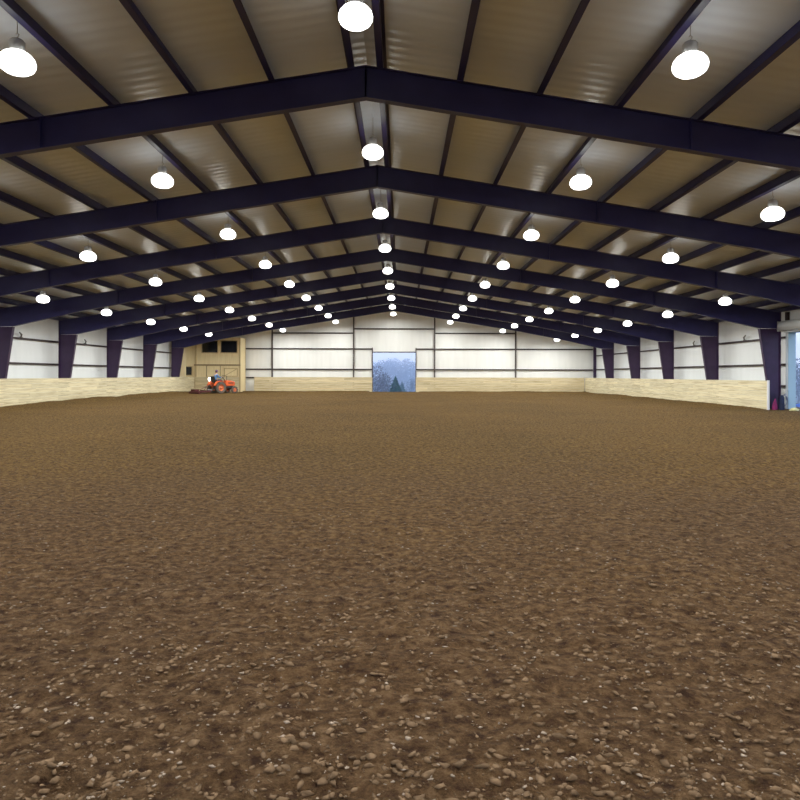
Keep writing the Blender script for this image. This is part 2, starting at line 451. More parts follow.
FR = [k+.115 for k in range(0, 10)]
cnt = 0
for i, k in enumerate(FR):
    far = 9-i
    if far == 0: lab = 'dark steel frame nearest the far end wall, beside the plywood office'
    else: lab = 'dark steel frame spanning the arena, %s frame counted from the far end wall' % ORD[far]
    frame(i, k*BAY, lab)

# ------------------------------------------------------------------ purlins (zed sections on the rafters)
PX = [36+168*i for i in range(12)]
ynear, yfar = YF+.05, YB-.02
for sgn in (-1, 1):
    for i, p in enumerate(PX):
        x = sgn*rx(p); z1 = roofz(x)-.002; z0 = z1-.258
        b = MB(); t = .006
        b.prism([(x, z0), (x+t, z0), (x+t, z1), (x, z1)], 'y', ynear, yfar)
        b.prism([(x, z0), (x-sgn*.115, z0+sgn*0+.0), (x-sgn*.115, z0+t), (x, z0+t)], 'y', ynear, yfar)
        zt = z1-SL*.07
        b.prism([(x, zt-t), (x+sgn*.065, zt-t), (x+sgn*.065, zt), (x, zt)], 'y', ynear, yfar)
        b.prism([(x-sgn*.115, z0), (x-sgn*.115, z0+.02), (x-sgn*.110, z0+.02), (x-sgn*.110, z0)], 'y', ynear, yfar)
        o = b.build('roof_purlin', M['steel'])
        side = 'office' if sgn < 0 else 'side door'
        tag(o, ('dark steel roof purlin on the %s slope, %s down from the ridge' % (side, ORD[i])), 'purlin', 'roof purlins')
    x = sgn*(WX-.10); b = MB(); z1 = roofz(x)-.01
    b.box(x-.08, x+.08, ynear, yfar if sgn > 0 else 9.15*BAY, z1-.2, z1-.01)
    o = b.build('eave_strut', M['steel'])
    tag(o, 'dark steel strut along the eave over the %s' % ('wall of the plywood office' if sgn < 0 else 'open side door wall'), 'eave strut')

# ------------------------------------------------------------------ girts
def girt(name, x0, x1, y0, y1, z, axis, label, inner, group='wall girts', h=.09):
    """C section, lips shown; box-like with a hollow face"""
    b = MB()
    if axis == 'y':
        xa, xb = sorted((inner, inner+(.10 if inner < 0 else -.10)))
        b.box(xa, xb, y0, y1, z-.006, z+.006)
        xl = inner+(.10 if inner < 0 else -.10)
        a, c = sorted((xl, xl+(.006 if inner < 0 else -.006)))
        b.box(a, c, y0, y1, z-h/2-.006, z+h/2)
        b.box(xa, xb, y0, y1, z+h/2-.006, z+h/2)
    else:
        b.box(x0, x1, inner-.10, inner, z-.006, z+.006)
        b.box(x0, x1, inner-.106, inner-.10, z-h/2-.006, z+h/2)
        b.box(x0, x1, inner-.10, inner, z+h/2-.006, z+h/2)
    o = b.build(name, M['girt'])
    tag(o, label, 'girt', group); return o
for z, nm in ((hz(197), 'upper'), (hz(59), 'lower')):
    girt('wall_girt', 0, 0, YF+.02, 9.17*BAY, z, 'y', 'dark %s girt running along the side wall with the office' % nm, -WX+.001)
    girt('wall_girt', 0, 0, DO1+.03, YB-.12, z, 'y', 'dark %s girt on the side wall beyond the open side door' % nm, WX-.001)
    girt('wall_girt', 0, 0, YF+.02, DO0-.1, z, 'y', 'dark %s girt on the side wall on the near side of the side door' % nm, WX-.001)
girt('wall_girt', 0, 0, DO1+.03, DO1+.75, 1.07, 'y', 'short low girt stub beside the side door jamb, behind the column', WX-.001)
# small brackets standing on the upper girts
def bracket(x, y, z, sgn, label):
    b = MB()
    b.tube([(x, y, z), (x+sgn*.10, y-.12, z+.12), (x+sgn*.16, y-.42, z+.22)], [.03, .045, .03], 8)
    b.box(x-.05, x+.05, y-.06, y+.06, z-.02, z+.02)
    o = b.build('girt_bracket', M['bracket']); tag(o, label, 'bracket', 'brackets on the girts')
zb = hz(197)+.065
bracket(-WX+.06, 5.55*BAY, zb, 1, 'small grey bracket on the upper girt of the office side wall, nearer of two')
bracket(-WX+.06, 6.68*BAY, zb, 1, 'small grey bracket on the upper girt of the office side wall, farther of two')
bracket(WX-.06, 5.70*BAY, zb, -1, 'small grey bracket on the upper girt beside the open side door')
bracket(WX-.06, 6.68*BAY, zb, -1, 'small grey bracket on the side door wall, one bay beyond the first')

# ------------------------------------------------------------------ far end wall steel
posts = [(-1222, 'beside the plywood office'), (-402, 'between the office and the far doorway'), (414, 'just past the far doorway'), (1230, 'nearest the corner with the side door wall')]
for p, where in posts:
    x = rx(p); b = MB(); z1 = roofz(x)-.23
    y0, y1 = YB-.22, YB-.115
    b.box(x-.065, x+.065, y0, y0+.012, 0, z1); b.box(x-.065, x+.065, y1-.012, y1, 0, z1); b.box(x-.006, x+.006, y0+.01, y1-.01, 0, z1)
    o = b.build('end_wall_post', M['postgrey'])
    tag(o, 'grey steel post on the far end wall, %s' % where, 'post', 'end wall posts')
xc = WX-.12; b = MB()
b.box(xc-.11, xc+.1, YB-.32, YB-.30, 0, roofz(xc)-.25); b.box(xc-.11, xc+.1, YB-.13, YB-.11, 0, roofz(xc)-.25); b.box(xc-.01, xc+.01, YB-.3, YB-.13, 0, roofz(xc)-.25)
o = b.build('corner_column', M['column']); tag(o, 'dark steel column in the far corner away from the office', 'column')
segs = []
X_off = rx(-1489)
def seg(a, c, h, lab): segs.append((rx(a), rx(c), hz(h), lab))
seg(-1489, -1226, 55, 'lower girt between the office and the first end wall post')
seg(-1489, -1226, 262, 'upper girt between the office and the first end wall post')
seg(-1218, -406, 55, 'lower girt in the end wall bay left of the doorway bay')
seg(-1218, -406, 262, 'middle girt in the end wall bay left of the doorway bay')
seg(-1218, -406, 421, 'top girt in the end wall bay left of the doorway bay')
seg(-398, -209, 55, 'lower short girt between a post and the doorway, office side')
seg(-398, -209, 262, 'upper short girt between a post and the doorway, office side')
seg(-398, 410, 465, 'highest girt of the far end wall, above the doorway')
seg(222, 410, 55, 'lower short girt between the doorway and a post, side door side')
seg(222, 410, 262, 'upper short girt between the doorway and a post, side door side')
seg(418, 1226, 55, 'lower girt in the end wall bay right of the doorway bay')
seg(418, 1226, 262, 'middle girt in the end wall bay right of the doorway bay')
seg(418, 1226, 421, 'top girt in the end wall bay right of the doorway bay')
seg(1234, 2010, 55, 'lower girt between the last post and the far corner')
seg(1234, 2010, 262, 'upper girt between the last post and the far corner')
seg(-1489, -1226, -30, 'lowest girt, in the gap between the office and the kick boards')
for a, c, z, lab in segs:
    girt('wall_girt', a, c, 0, 0, z, 'x', 'dark '+lab, YB-.001, 'end wall girts', h=.11)
# framed doorway
b = MB()
b.box(XD0-.08, XD0, YB-.12, YB+T+.05, 0, DTOP+.45); b.box(XD1, XD1+.08, YB-.12, YB+T+.05, 0, DTOP+.45)
b.box(XD0, XD1, YB-.12, YB+T+.05, DTOP, DTOP+.09)
o = b.build('trim_1', M['postgrey']); o['kind'] = 'structure'

# ------------------------------------------------------------------ side door: roller door rolled up
b = MB()
b.box(WX+.0, WX+.34, DO1-.03, DO1-.001, -.05, DTOP)       # far jamb return
b.box(WX+.0, WX+.34, DO0+.001, DO0+.03, -.05, DTOP)
b.box(WX+.0, WX+.34, DO0+.03, DO1-.03, DTOP-.05, DTOP-.001)
o = b.build('trim_2', M['jamb']); o['kind'] = 'structure'
b = MB(); b.box(WX-.16, WX-.02, DO1-.16, DO1-.02, DTOP+.30, roofz(WX)-.25)
b.box(WX-.16, WX-.02, DO0+.02, DO0+.16, DTOP+.30, roofz(WX)-.25)
o = b.build('trim_3', M['girt']); o['kind'] = 'structure'
root = empty('roller_door', (WX-.27, (DO0+DO1)/2, 3.82))
L = (DO1-DO0)/2+.05
b = MB()
b.lathe([(.06, -L), (.20, -L), (.235, -L+.05), (.235, L-.08), (.21, L-.02), (.05, L)], 28, axis='y')
b.build('coil', M['coil'], root, smooth=True)
b = MB(); b.box(-.20, .25, -L-.012, -L-.0, -.24, .24); b.box(-.20, .25, L, L+.012, -.24, .22)
b.build('end_bracket', M['ballast'], root)
b = MB(); b.box(.06, .17, -L+.1, L-.1, -.30, -.235); b.build('bottom_bar', M['coil'], root)
for yy in (DO0-.10, DO1+.02):
    b = MB(); yl = yy-(DO0+DO1)/2; b.box(.205, .26, yl, yl+.08, -3.80, -.24); b.build('guide_rail', M['coil'], root)
tag(root, 'white roller door coiled up above the open side doorway', 'roller door')

# ------------------------------------------------------------------ kick boards
KH = 143*U
def kick(P, Q, nrm, mat, label, seed, z0=-.05, endcap=None, group='kick board walls'):
    """board fence from P to Q; nrm points into the arena"""
    rng = random.Random(seed)
    P = Vector(P); Q = Vector(Q); D = Q-P; Ln = D.length; d = D.normalized(); n = Vector(nrm)
    root = empty('kickboard', (P.x, P.y, 0), math.atan2(d.y, d.x))
    inv = Matrix.Rotation(-math.atan2(d.y, d.x), 3, 'Z'); nl = inv @ Vector((n.x, n.y, 0)); sy = 1 if nl.y > 0 else -1
    def bx(m, s0, s1, a, c, za, zc):
        lo, hi = sorted((sy*a, sy*c)); m.box(s0, s1, lo, hi, za, zc)
    m = MB(); rows = 6; rh = (KH-z0)/rows
    for r in range(rows):
        s = -rng.random()*2.5
        while s < Ln:
            l = rng.choice([2.44, 3.05, 3.66, 3.66]); a = max(0, s); c = min(Ln, s+l)
            if c-a > .02:
                bx(m, a+.003, c-.003, -.038+rng.random()*.004, 0-rng.random()*.006, z0+r*rh+.004, z0+(r+1)*rh-.004)
            s += l
    m.build('boards', mat, root)
    m = MB(); s = 0
    while s < Ln:
        c = min(Ln, s+4.88); bx(m, s+.002, c-.002, -.060, .012, KH, KH+.03); s += 4.88
    m.build('cap_rail', mat, root)
    if endcap:
        m = MB(); s = 0 if endcap < 0 else Ln
        bx(m, s-.04, s+.05, -.05, .03, 0, KH+.045); m.build('end_board', M['paintwhite'], root)
    tag(root, label, 'kick board wall', group)
KX = 17.34
kick((-KX, YF+.5), (-KX, 9.66*BAY), (1, 0), M['kickS'], 'long pale pine kick board wall along the side with the office', 1)
kick((KX, 5.02*BAY), (KX, 10.02*BAY-.05), (-1, 0), M['kickS'], 'pale pine kick board wall beyond the side door, white end board', 2, endcap=-1)
kick((rx(-1395), 10.02*BAY-.02), (XD0-.02, 10.02*BAY-.02), (0, -1), M['kickX'], 'pine kick board wall across the far end, between office and doorway', 3)
kick((XD1+.02, 10.02*BAY-.02), (KX-.05, 10.02*BAY-.02), (0, -1), M['kickX'], 'pine kick board wall across the far end, doorway to the corner', 4)
kick((-KX+.05, 9.66*BAY), (X_off, 9.66*BAY), (0, -1), M['kickX'], 'short pine kick board wall in front of the plywood office', 5)

# ------------------------------------------------------------------ plywood office
OY = 9.72*BAY
root = empty('plywood_office', (rx(-1700), OY, 0))
ox = -rx(-1700)
xL, xR, xW = rx(-1926), rx(-1489), -WX+.12
top = hz(357)
def ob(): return MB()
def R(m, x0, x1, y0, y1, z0, z1): m.box(x0+ox, x1+ox, y0, y1, z0, z1)
wins = [(-16.79, -15.43, 3.47, 4.48), (-15.13, -13.72, 3.47, 4.48)]
dr = (-16.36, -15.21, 0, 2.28); ha = (-14.86, -13.63, 1.36, 2.11)
m = ob()
y0, y1 = 0, .05
# front wall pieces around the openings (upper storey)
R(m, xL, wins[0][0], y0, y1, 2.43, top); R(m, wins[0][1], wins[1][0], y0, y1, 3.47, 4.48); R(m, wins[1][1], xR, y0, y1, 2.43, top)
R(m, wins[0][0], wins[1][1], y0, y1, 2.43, 3.47); R(m, wins[0][0], wins[1][1], y0, y1, 4.48, top)
R(m, xL, dr[0], y0, y1, 0, 2.31); R(m, dr[0], dr[1], y0, y1, 2.28, 2.31); R(m, dr[1], xR, y0, y1, 0, 2.31)
m.build('front_wall', M['ply'], root)
m = ob(); R(m, xR-.05, xR, .052, YB-OY-.30, 0, top); m.build('side_wall', M['ply'], root)
m = ob(); R(m, xL+.03, xR-.02, .02, YB-OY-.30, top, top+.03); m.build('roof', M['ply'], root)
m = ob(); R(m, xL-.07, xR+.03, -.05, .055, 2.31, 2.43); m.build('belly_band', M['darktrim'], root)
m = ob(); R(m, xR-.10, xR+.03, -.035, -.002, 0, top); m.build('corner_trim', M['plytrim'], root)
m = ob(); R(m, xL-.02, xL+.14, -.035, -.002, 0, top); m.build('corner_trim', M['plytrim'], root)
m = ob(); R(m, xR+.001, xR+.03, -.035, .09, 0, top); R(m, xR+.001, xR+.03, YB-OY-.40, YB-OY-.3, 0, top); m.build('corner_trim', M['plytrim'], root)
# recessed side panel reaching the side wall
wx0, wx1, wz0, wz1 = -18.22, -17.72, 1.50, 2.19
m = ob()
R(m, xW, wx0, .1, .14, 0, top); R(m, wx1, xL-.01, .1, .14, 0, top); R(m, wx0, wx1, .1, .14, 0, wz0); R(m, wx0, wx1, .1, .14, wz1, top)
m.build('recessed_panel', M['ply'], root)
m = ob(); m.box(xW+ox, -17.2+ox, 9.20*BAY-OY, 9.20*BAY-OY+.04, KH+.05, top-.02); m.build('side_partition', M['ply'], root)
def window(x0, x1, z0, z1, y, mull=False):
    m = ob(); w = .07
    R(m, x0-w, x1+w, y-.045, y-.002, z0-w, z0); R(m, x0-w, x1+w, y-.045, y-.002, z1, z1+w)
    R(m, x0-w, x0, y-.045, y-.002, z0, z1); R(m, x1, x1+w, y-.045, y-.002, z0, z1)
    f = m.build('window', M['plytrim'], root)
    m = ob(); R(m, x0, x1, y+.015, y+.03, z0, z1); m.build('pane', M['darkglass'], f)
    if mull:
        m = ob(); xm = (x0+x1)/2; R(m, xm-.02, xm+.02, y-.01, y+.014, z0, z1); m.build('mullion', M['darkglass'], f)
for w in wins: window(*w, 0, True)
window(wx0, wx1, wz0, wz1, .1)
m = ob(); R(m, dr[0]+.012, dr[1]-.012, .005, .045, .01, dr[3]-.012)
d_ = m.build('door', M['ply'], root)
m = ob(); m.lathe([(.012, 0), (.012, -.03), (.03, -.035), (.03, -.06), (.01, -.065)], 12, (dr[1]-.12+ox, .005, 1.45), 'y'); m.build('knob', M['chrome'], d_)
for c0 in (dr[0]-.05, dr[1]):
    m = ob(); R(m, c0, c0+.05, -.025, -.002, 0, 2.30); m.build('door_casing', M['darktrim'], root)
m = ob(); R(m, ha[0]+.06, ha[1]-.06, -.02, -.002, ha[2], ha[3]-.06); h_ = m.build('hatch', M['ply'], root)
m = ob()
for s in ((ha[0], ha[0]+.09, ha[2], ha[3]), (ha[1]-.09, ha[1], ha[2], ha[3]), (ha[0], ha[1], ha[3]-.09, ha[3]), (ha[0], ha[1], ha[2]-.02, ha[2]+.07)):
    R(m, s[0], s[1], -.05, -.021, s[2], s[3])
m.build('hatch_frame', M['plytrim'], h_)
m = ob(); Lh = math.hypot(ha[1]-ha[0], ha[3]-ha[2]); a = math.atan2(ha[3]-ha[2]-.1, ha[1]-ha[0]-.1)
mt = Matrix.Translation(((ha[0]+ha[1])/2+ox, -.035, (ha[2]+ha[3])/2)) @ Matrix.Rotation(-a, 4, 'Y')
m.box(-Lh/2+.1, Lh/2-.1, -.012, .012, -.03, .03, mt); m.build('hatch_brace', M['plytrim'], h_)
tag(root, 'two storey plywood office with two dark windows in the far corner', 'office')

# ------------------------------------------------------------------ high bay lamps
def lamp():
    root = empty('high_bay_lamp')
    m = MB()
    m.lathe([(.01, -.165), (.09, -.16), (.17, -.14), (.225, -.10), (.252, -.05), (.256, .0), (.240, .055), (.195, .11), (.14, .145), (.05, .155)], 28)
    m.build('lamp_shade', M['acrylic'], root, smooth=True)
    m = MB(); m.lathe([(.06, .15), (.10, .155), (.11, .20), (.11, .30), (.085, .33), (.03, .335)], 20)
    bl = m.build('ballast_housing', M['ballast'], root, smooth=True)
    m = MB()
    m.tube([(0, 0, .33), (0, 0, .37), (.02, 0, .39), (.025, 0, .415), (0, 0, .43), (-.022, 0, .42)], .007, 6)
    m.build('hook', M['ballast'], bl)
    return root
proto = lamp()
light = bpy.data.lights.new('lamp_beam', 'AREA'); light.shape = 'DISK'; light.size = .34; light.energy = 172; light.color = (.985, .995, .955)
rows = [(0, 588, 'ridge row'), (-555, 511, 'inner row on the office slope'), (549, 510, 'inner row on the side door slope'),
        (-1064, 429, 'middle row on the office slope'), (1056, 428, 'middle row on the side door slope'),
        (-1586, 348, 'outermost row on the office slope'), (1579, 346, 'outermost row on the side door slope')]
first = True; lamps = []
for (r, h, nm) in rows:
    ks = list(range(9, -2, -1))
    if r == -1586: ks = ks[1:]
    for j, k in enumerate(ks):
        Y = (k+.64)*BAY; x = rx(r); z = hz(h)
        o = proto if first else copy_tree(proto)
        first = False
        o.location = (x, Y, z)
        lab = 'glowing high bay lamp, %s from the far end, %s' % (ORD[j], nm)
        tag(o, lab, 'lamp', 'high bay lamps')
        lamps.append((o, r, x, z))
if True:
    for (o, r, x, z) in lamps:
        # its own cable up to the roof, drawn once per height
        key = 'cord%d' % abs(r)
        if key not in bpy.data.meshes:
            mm = MB(); mm.tube([(0, 0, .425), (0, 0, roofz(x)-z-.002)], .006, 6)
            c = mm.build('cord', M['ballast'], o); c.data.name = key
        else:
            c = bpy.data.objects.new('cord', bpy.data.meshes[key]); COL.objects.link(c); c.parent = o
        lo = bpy.data.objects.new('lamp_beam', light); COL.objects.link(lo); lo.parent = o
        lo.location = (0, 0, -.18)

# ------------------------------------------------------------------ tractor
HEAD = math.radians(50)
near_wheel = Vector((rx(-1530), 8.9*BAY))
hv = Vector((math.cos(HEAD), math.sin(HEAD))); pv = Vector((-math.sin(HEAD), math.cos(HEAD)))
axc = near_wheel+pv*.52
gz = .0
gz = float(ground_h(np.array([axc.x]), np.array([axc.y]))[0])
tr = empty('tractor', (axc.x, axc.y, gz), HEAD)     # local x forward, y left
def wheel(name, x, y, r, w, lug):
    sgn = 1 if y > 0 else -1
    m = MB()
    ri = r*.55
    m.lathe([(ri, -w*.38), (r*.80, -w*.5), (r*.95, -w*.44), (r*.975, 0), (r*.95, w*.44), (r*.80, w*.5), (ri, w*.38)], 36, (x, y, r), 'y', closed=True)
    for k in range(lug):
        for sd in (-1, 1):
            a = 2*math.pi*(k+(.5 if sd > 0 else 0))/lug
            mt = Matrix.Translation((x, y, r)) @ Matrix.Rotation(a, 4, 'Y') @ Matrix.Translation((0, sd*w*.24, r*.975)) @ Matrix.Rotation(sd*.7, 4, 'Z')
            m.box(-.018, .018, -w*.26, w*.26, -.02, .025, mt)
    t = m.build(name, M['tyre'], tr, smooth=True)
    m = MB()
    m.lathe([(ri*1.02, -w*.36), (ri*1.02, w*.36), (ri*.9, w*.3), (ri*.86, sgn*.02), (.05, sgn*.05), (.05, -.03*sgn), (ri*.8, -.02*sgn), (ri*.9, -w*.3)], 28, (x, y, r), 'y', closed=True)
    m.lathe([(.07, sgn*.04), (.07, sgn*.10), (.04, sgn*.12)], 14, (x, y, r), 'y')
    m.build('rim', M['rim'], t, smooth=True)
RW = .47
for s in (-1, 1):
    wheel('rear_wheel', 0, s*.52, RW, .30, 14)
    wheel('front_wheel', 1.36, s*.50, .29, .20, 12)
m = MB()
m.box(-.18, .75, -.17, .17, .36, .66); m.box(.7, 1.50, -.13, .13, .42, .60); m.build('transmission', M['cast'], tr, bevel=.02)
m = MB(); m.tube([(0, -.42, RW), (0, .42, RW)], .085, 12); m.build('rear_axle', M['cast'], tr)
m = MB(); m.tube([(1.36, -.42, .31), (1.36, 0, .38), (1.36, .42, .31)], .05, 10); m.build('front_axle', M['cast'], tr)
m = MB()
prof = [(.76, .60), (1.56, .60), (1.62, .66), (1.63, .90), (1.55, .97), (1.2, 1.04), (.78, 1.07)]
m.prism(prof, 'y', -.21, .21); hd = m.build('hood', M['orange'], tr, bevel=.05)
m = MB(); m.box(1.625, 1.65, -.16, .16, .66, .90); m.build('grille', M['black'], hd)
m = MB()
for k in range(5): m.box(1.0+k*.1, 1.05+k*.1, -.214, -.209, .76, .92); m.box(1.0+k*.1, 1.05+k*.1, .209, .214, .76, .92)
m.build('side_vent', M['black'], hd)
for s in (-1, 1):
    m = MB(); m.lathe([(.045, 1.62), (.045, 1.652), (.02, 1.66)], 12, (0, s*.10, .93), 'x'); m.build('headlight', M['paintwhite'], hd)
    # fender
    m = MB(); pts = []
    for k in range(9):
        a = math.radians(10+k*19); pts.append((math.cos(a)*(RW+.09), RW+math.sin(a)*(RW+.09)))
    inn = [(p[0]*.95, (p[1]-RW)*.95+RW) for p in pts]
    m.prism(pts+inn[::-1], 'y', s*.30, s*.62)
    m.prism(pts+[(0, RW)], 'y', s*.30, s*.315)
    m.build('fender', M['orange'], tr, bevel=.01)
m = MB(); m.box(.20, .74, -.42, .42, .515, .555); m.build('footboard', M['black'], tr)
m = MB(); m.box(-.30, .16, -.22, .22, .88, .97); st = m.build('seat', M['black'], tr, bevel=.035)
mt = Matrix.Translation((-.30, 0, .94)) @ Matrix.Rotation(-.18, 4, 'Y')
m = MB(); m.box(-.05, .05, -.24, .24, 0, .46, mt); m.build('seat_back', M['black'], tr, bevel=.035)
m = MB(); m.box(-.22, .1, -.12, .12, .62, .89); m.build('seat_base', M['black'], tr)
m = MB(); m.tube([(.80, 0, 1.03), (.55, 0, 1.32)], .03, 8); m.build('steering_column', M['black'], tr)
m = MB(); C = Vector((.55, 0, 1.33)); ax = Vector((-.25, 0, .22)).normalized(); a1 = Vector((0, 1, 0)); a2 = ax.cross(a1)
m.tube([C+(a1*math.cos(t)+a2*math.sin(t))*.19 for t in [2*math.pi*k/20 for k in range(21)]], .014, 6)
for t in (0, 2.1, 4.2): m.tube([C-ax*.03, C+(a1*math.cos(t)+a2*math.sin(t))*.19], .011, 6)
m.build('steering_wheel', M['black'], tr)
m = MB(); m.tube([(1.05, .12, 1.03), (1.05, .12, 1.38), (1.02, .12, 1.42)], .025, 8); m.build('exhaust', M['cast'], tr)
for s in (-1, 1):
    m = MB(); m.tube([(-.10, s*.16, .40), (-.75, s*.32, .34)], .022, 8); m.tube([(-.2, s*.14, .72), (-.5, s*.24, .68), (-.55, s*.26, .37)], .016, 8)
    m.build('lift_arm', M['cast'], tr)
m = MB(); m.tube([(-.18, 0, .62), (-.80, 0, .66)], .02, 8); m.build('top_link', M['cast'], tr)
m = MB(); m.box(-.58, -.52, -.12, .46, .26, .33); m.build('rear_bumper_bar', M['paintwhite'], tr)
# lit work lamp on the far fender
m = MB(); m.tube([(-.15, .58, 1.0), (-.22, .60, 1.08)], .018, 8); wl = m.build('work_lamp', M['black'], tr)
m = MB(); m.lathe([(.03, .10), (.10, .05), (.15, .0), (.155, -.03)], 20, (-.24, .60, 1.15), 'x'); m.build('lamp_housing', M['black'], wl, smooth=True)
m = MB(); m.lathe([(.15, -.032), (.14, -.07), (.09, -.11), (.01, -.12)], 20, (-.24, .60, 1.15), 'x'); m.build('lens', M['worklamp'], wl, smooth=True)
tag(tr, 'small orange tractor with a lit rear work lamp, parked before the plywood office', 'tractor')

# drag behind the tractor
dg = empty('arena_drag', (axc.x-hv.x*1.40, axc.y-hv.y*1.40, gz), HEAD); dg.scale = (.85, .85, .85)
m = MB()
m.box(.38, .46, -.85, .85, .20, .34); m.box(-.62, -.54, -.85, .85, .12, .24)
for s in (-.82, -.3, .3, .82): m.box(-.56, .42, s-.03, s+.03, .16, .26)
m.build('frame', M['maroon'], dg)
m = MB()
for k in range(14):
    for xx in (.1, -.25): 
        y = -.78+k*.12+(.05 if xx > 0 else 0); m.tube([(xx, y, .2), (xx+.02, y, .08), (xx+.10, y, .0)], [.014, .012, .006], 5)
m.build('tines', M['cast'], dg)
m = MB(); m.lathe([(.11, -.80), (.11, .80)], 12, (-.75, 0, .115), 'y')
for k in range(10):
    a = 2*math.pi*k/10; m.box(-.75+math.cos(a)*.105-.01, -.75+math.cos(a)*.105+.01, -.80, .80, .115+math.sin(a)*.105-.01, .115+math.sin(a)*.105+.01)
m.build('roller', M['maroon'], dg)
m = MB(); m.tube([(.44, -.3, .3), (.50, 0, .68), (.44, .3, .3)], .025, 8); m.tube([(.50, 0, .66), (-.55, 0, .24)], .02, 8); m.build('hitch_mast', M['maroon'], dg)
m = MB(); m.box(-.66, -.20, .10, .75, .262, .42); m.build('weight_box', M['maroon'], dg)
tag(dg, 'dark red arena drag with tines behind the orange tractor', 'drag harrow')

# ------------------------------------------------------------------ driver
def skinned(name, joints, edges, mat, parent, sub=2, root=0):
    me = bpy.data.meshes.new(name); me.from_pydata([j[0] for j in joints], edges, []); me.materials.append(mat)
    o = bpy.data.objects.new(name, me); COL.objects.link(o); o.parent = parent
    sk = o.modifiers.new('skin', 'SKIN')
    for i, j in enumerate(joints):
        r = j[1] if isinstance(j[1], tuple) else (j[1], j[1]); me.skin_vertices[0].data[i].radius = r
        me.skin_vertices[0].data[i].use_root = (i == root)
    sb = o.modifiers.new('sub', 'SUBSURF'); sb.levels = sub; sb.render_levels = sub
    sk.use_smooth_shade = True
    return o
pr = empty('person', (axc.x, axc.y, gz+.10), HEAD)
body = [((-.10, 0, .96), (.15, .12)), ((-.12, 0, 1.10), (.135, .11)), ((-.11, 0, 1.28), (.155, .115)), ((-.07, 0, 1.41), (.12, .09)), ((-.045, 0, 1.48), .055), ((-.03, 0, 1.55), .058), ((-.01, 0, 1.63), (.078, .095)), ((-.015, 0, 1.70), (.07, .085)),
        ((-.08, .19, 1.38), .058), ((.10, .27, 1.17), .045), ((.36, .17, 1.25), .034), ((.43, .16, 1.27), .03),
        ((-.08, -.19, 1.38), .058), ((.10, -.27, 1.17), .045), ((.36, -.17, 1.25), .034), ((.43, -.16, 1.27), .03),
        ((.02, .11, .95), .09), ((.36, .17, .98), .068), ((.46, .17, .55), .042), ((.58, .17, .50), .035),
        ((.02, -.11, .95), .09), ((.36, -.17, .98), .068), ((.46, -.17, .55), .042), ((.58, -.17, .50), .035)]
E = [(0,1),(1,2),(2,3),(3,4),(4,5),(5,6),(6,7),(3,8),(8,9),(9,10),(10,11),(3,12),(12,13),(13,14),(14,15),(0,16),(16,17),(17,18),(18,19),(0,20),(20,21),(21,22),(22,23)]
skinned('body', body, E, M['skin'], pr)
# fingers wrapped on the wheel rim
for s in (-1, 1):
    f = []
    ed = []
    for k in range(4):
        y = s*(.145+.012*k)-s*.0; o0 = len(f)
        f += [((.42, y, 1.262+.012*(k-1.5)), .011), ((.475, y+s*.004, 1.285+.012*(k-1.5)), .010), ((.49, y, 1.255+.012*(k-1.5)), .009), ((.465, y, 1.238+.012*(k-1.5)), .008)]
        ed += [(o0, o0+1), (o0+1, o0+2), (o0+2, o0+3)]
    o0 = len(f); f += [((.40, s*.14, 1.26), .012), ((.44, s*.12, 1.245), .011), ((.47, s*.118, 1.235), .009)]; ed += [(o0, o0+1), (o0+1, o0+2)]
    skinned('fingers', f, ed, M['skin'], pr, 1)
sh = [((-.10, 0, .99), (.165, .135)), ((-.12, 0, 1.10), (.155, .13)), ((-.11, 0, 1.28), (.175, .132)), ((-.075, 0, 1.40), (.135, .105)), ((-.05, 0, 1.455), .068),
      ((-.08, .19, 1.38), .074), ((.10, .27, 1.17), .058), ((.32, .185, 1.237), .044), ((-.08, -.19, 1.38), .074), ((.10, -.27, 1.17), .058), ((.32, -.185, 1.237), .044)]
skinned('shirt', sh, [(0,1),(1,2),(2,3),(3,4),(3,5),(5,6),(6,7),(3,8),(8,9),(9,10)], M['blue'], pr)
tb = [((-.10, 0, .965), (.165, .13)), ((.02, .11, .955), .108), ((.36, .17, .985), .082), ((.455, .17, .60), .056), ((.02, -.11, .955), .108), ((.36, -.17, .985), .082), ((.455, -.17, .60), .056)]
skinned('trousers', tb, [(0,1),(1,2),(2,3),(0,4),(4,5),(5,6)], M['jeans'], pr)
for s in (-1, 1):
    skinned('boot', [((.455, s*.17, .58), .055), ((.46, s*.17, .515), .055), ((.56, s*.17, .50), .045), ((.66, s*.17, .49), .038)], [(0,1),(1,2),(2,3)], M['boot'], pr, 1)
m = MB(); m.lathe([(.005, .13), (.06, .12), (.098, .075), (.108, .02), (.108, -.01), (.09, -.012)], 20, (-.015, 0, 1.69)); 
m.prism([(.06, -.085), (.19, -.05), (.205, 0), (.19, .05), (.06, .085)], 'z', 1.685, 1.695)
m.build('cap', M['capred'], pr, smooth=True)
m = MB(); m.lathe([(.088, 1.59), (.098, 1.64), (.10, 1.70)], 18, (-.03, 0, 0)); m.build('hair', M['hair'], pr, smooth=True)
m = MB(); m.prism([(.075, 1.63), (.105, 1.605), (.08, 1.595)], 'y', -.012, .012)
for s in (-1, 1):
    m.lathe([(.003, -.008), (.011, -.003), (.011, .003), (.003, .008)], 8, (.073, s*.03, 1.645), 'x')
    m.lathe([(.008, -.012), (.022, -.006), (.025, .006), (.01, .012)], 10, (-.02, s*.085, 1.63), 'y')
m.box(.066, .082, -.025, .025, 1.568, 1.576)
m.build('face_features', M['skin'], pr)
tag(pr, 'person in a blue shirt and dark cap seated driving the orange tractor', 'person')

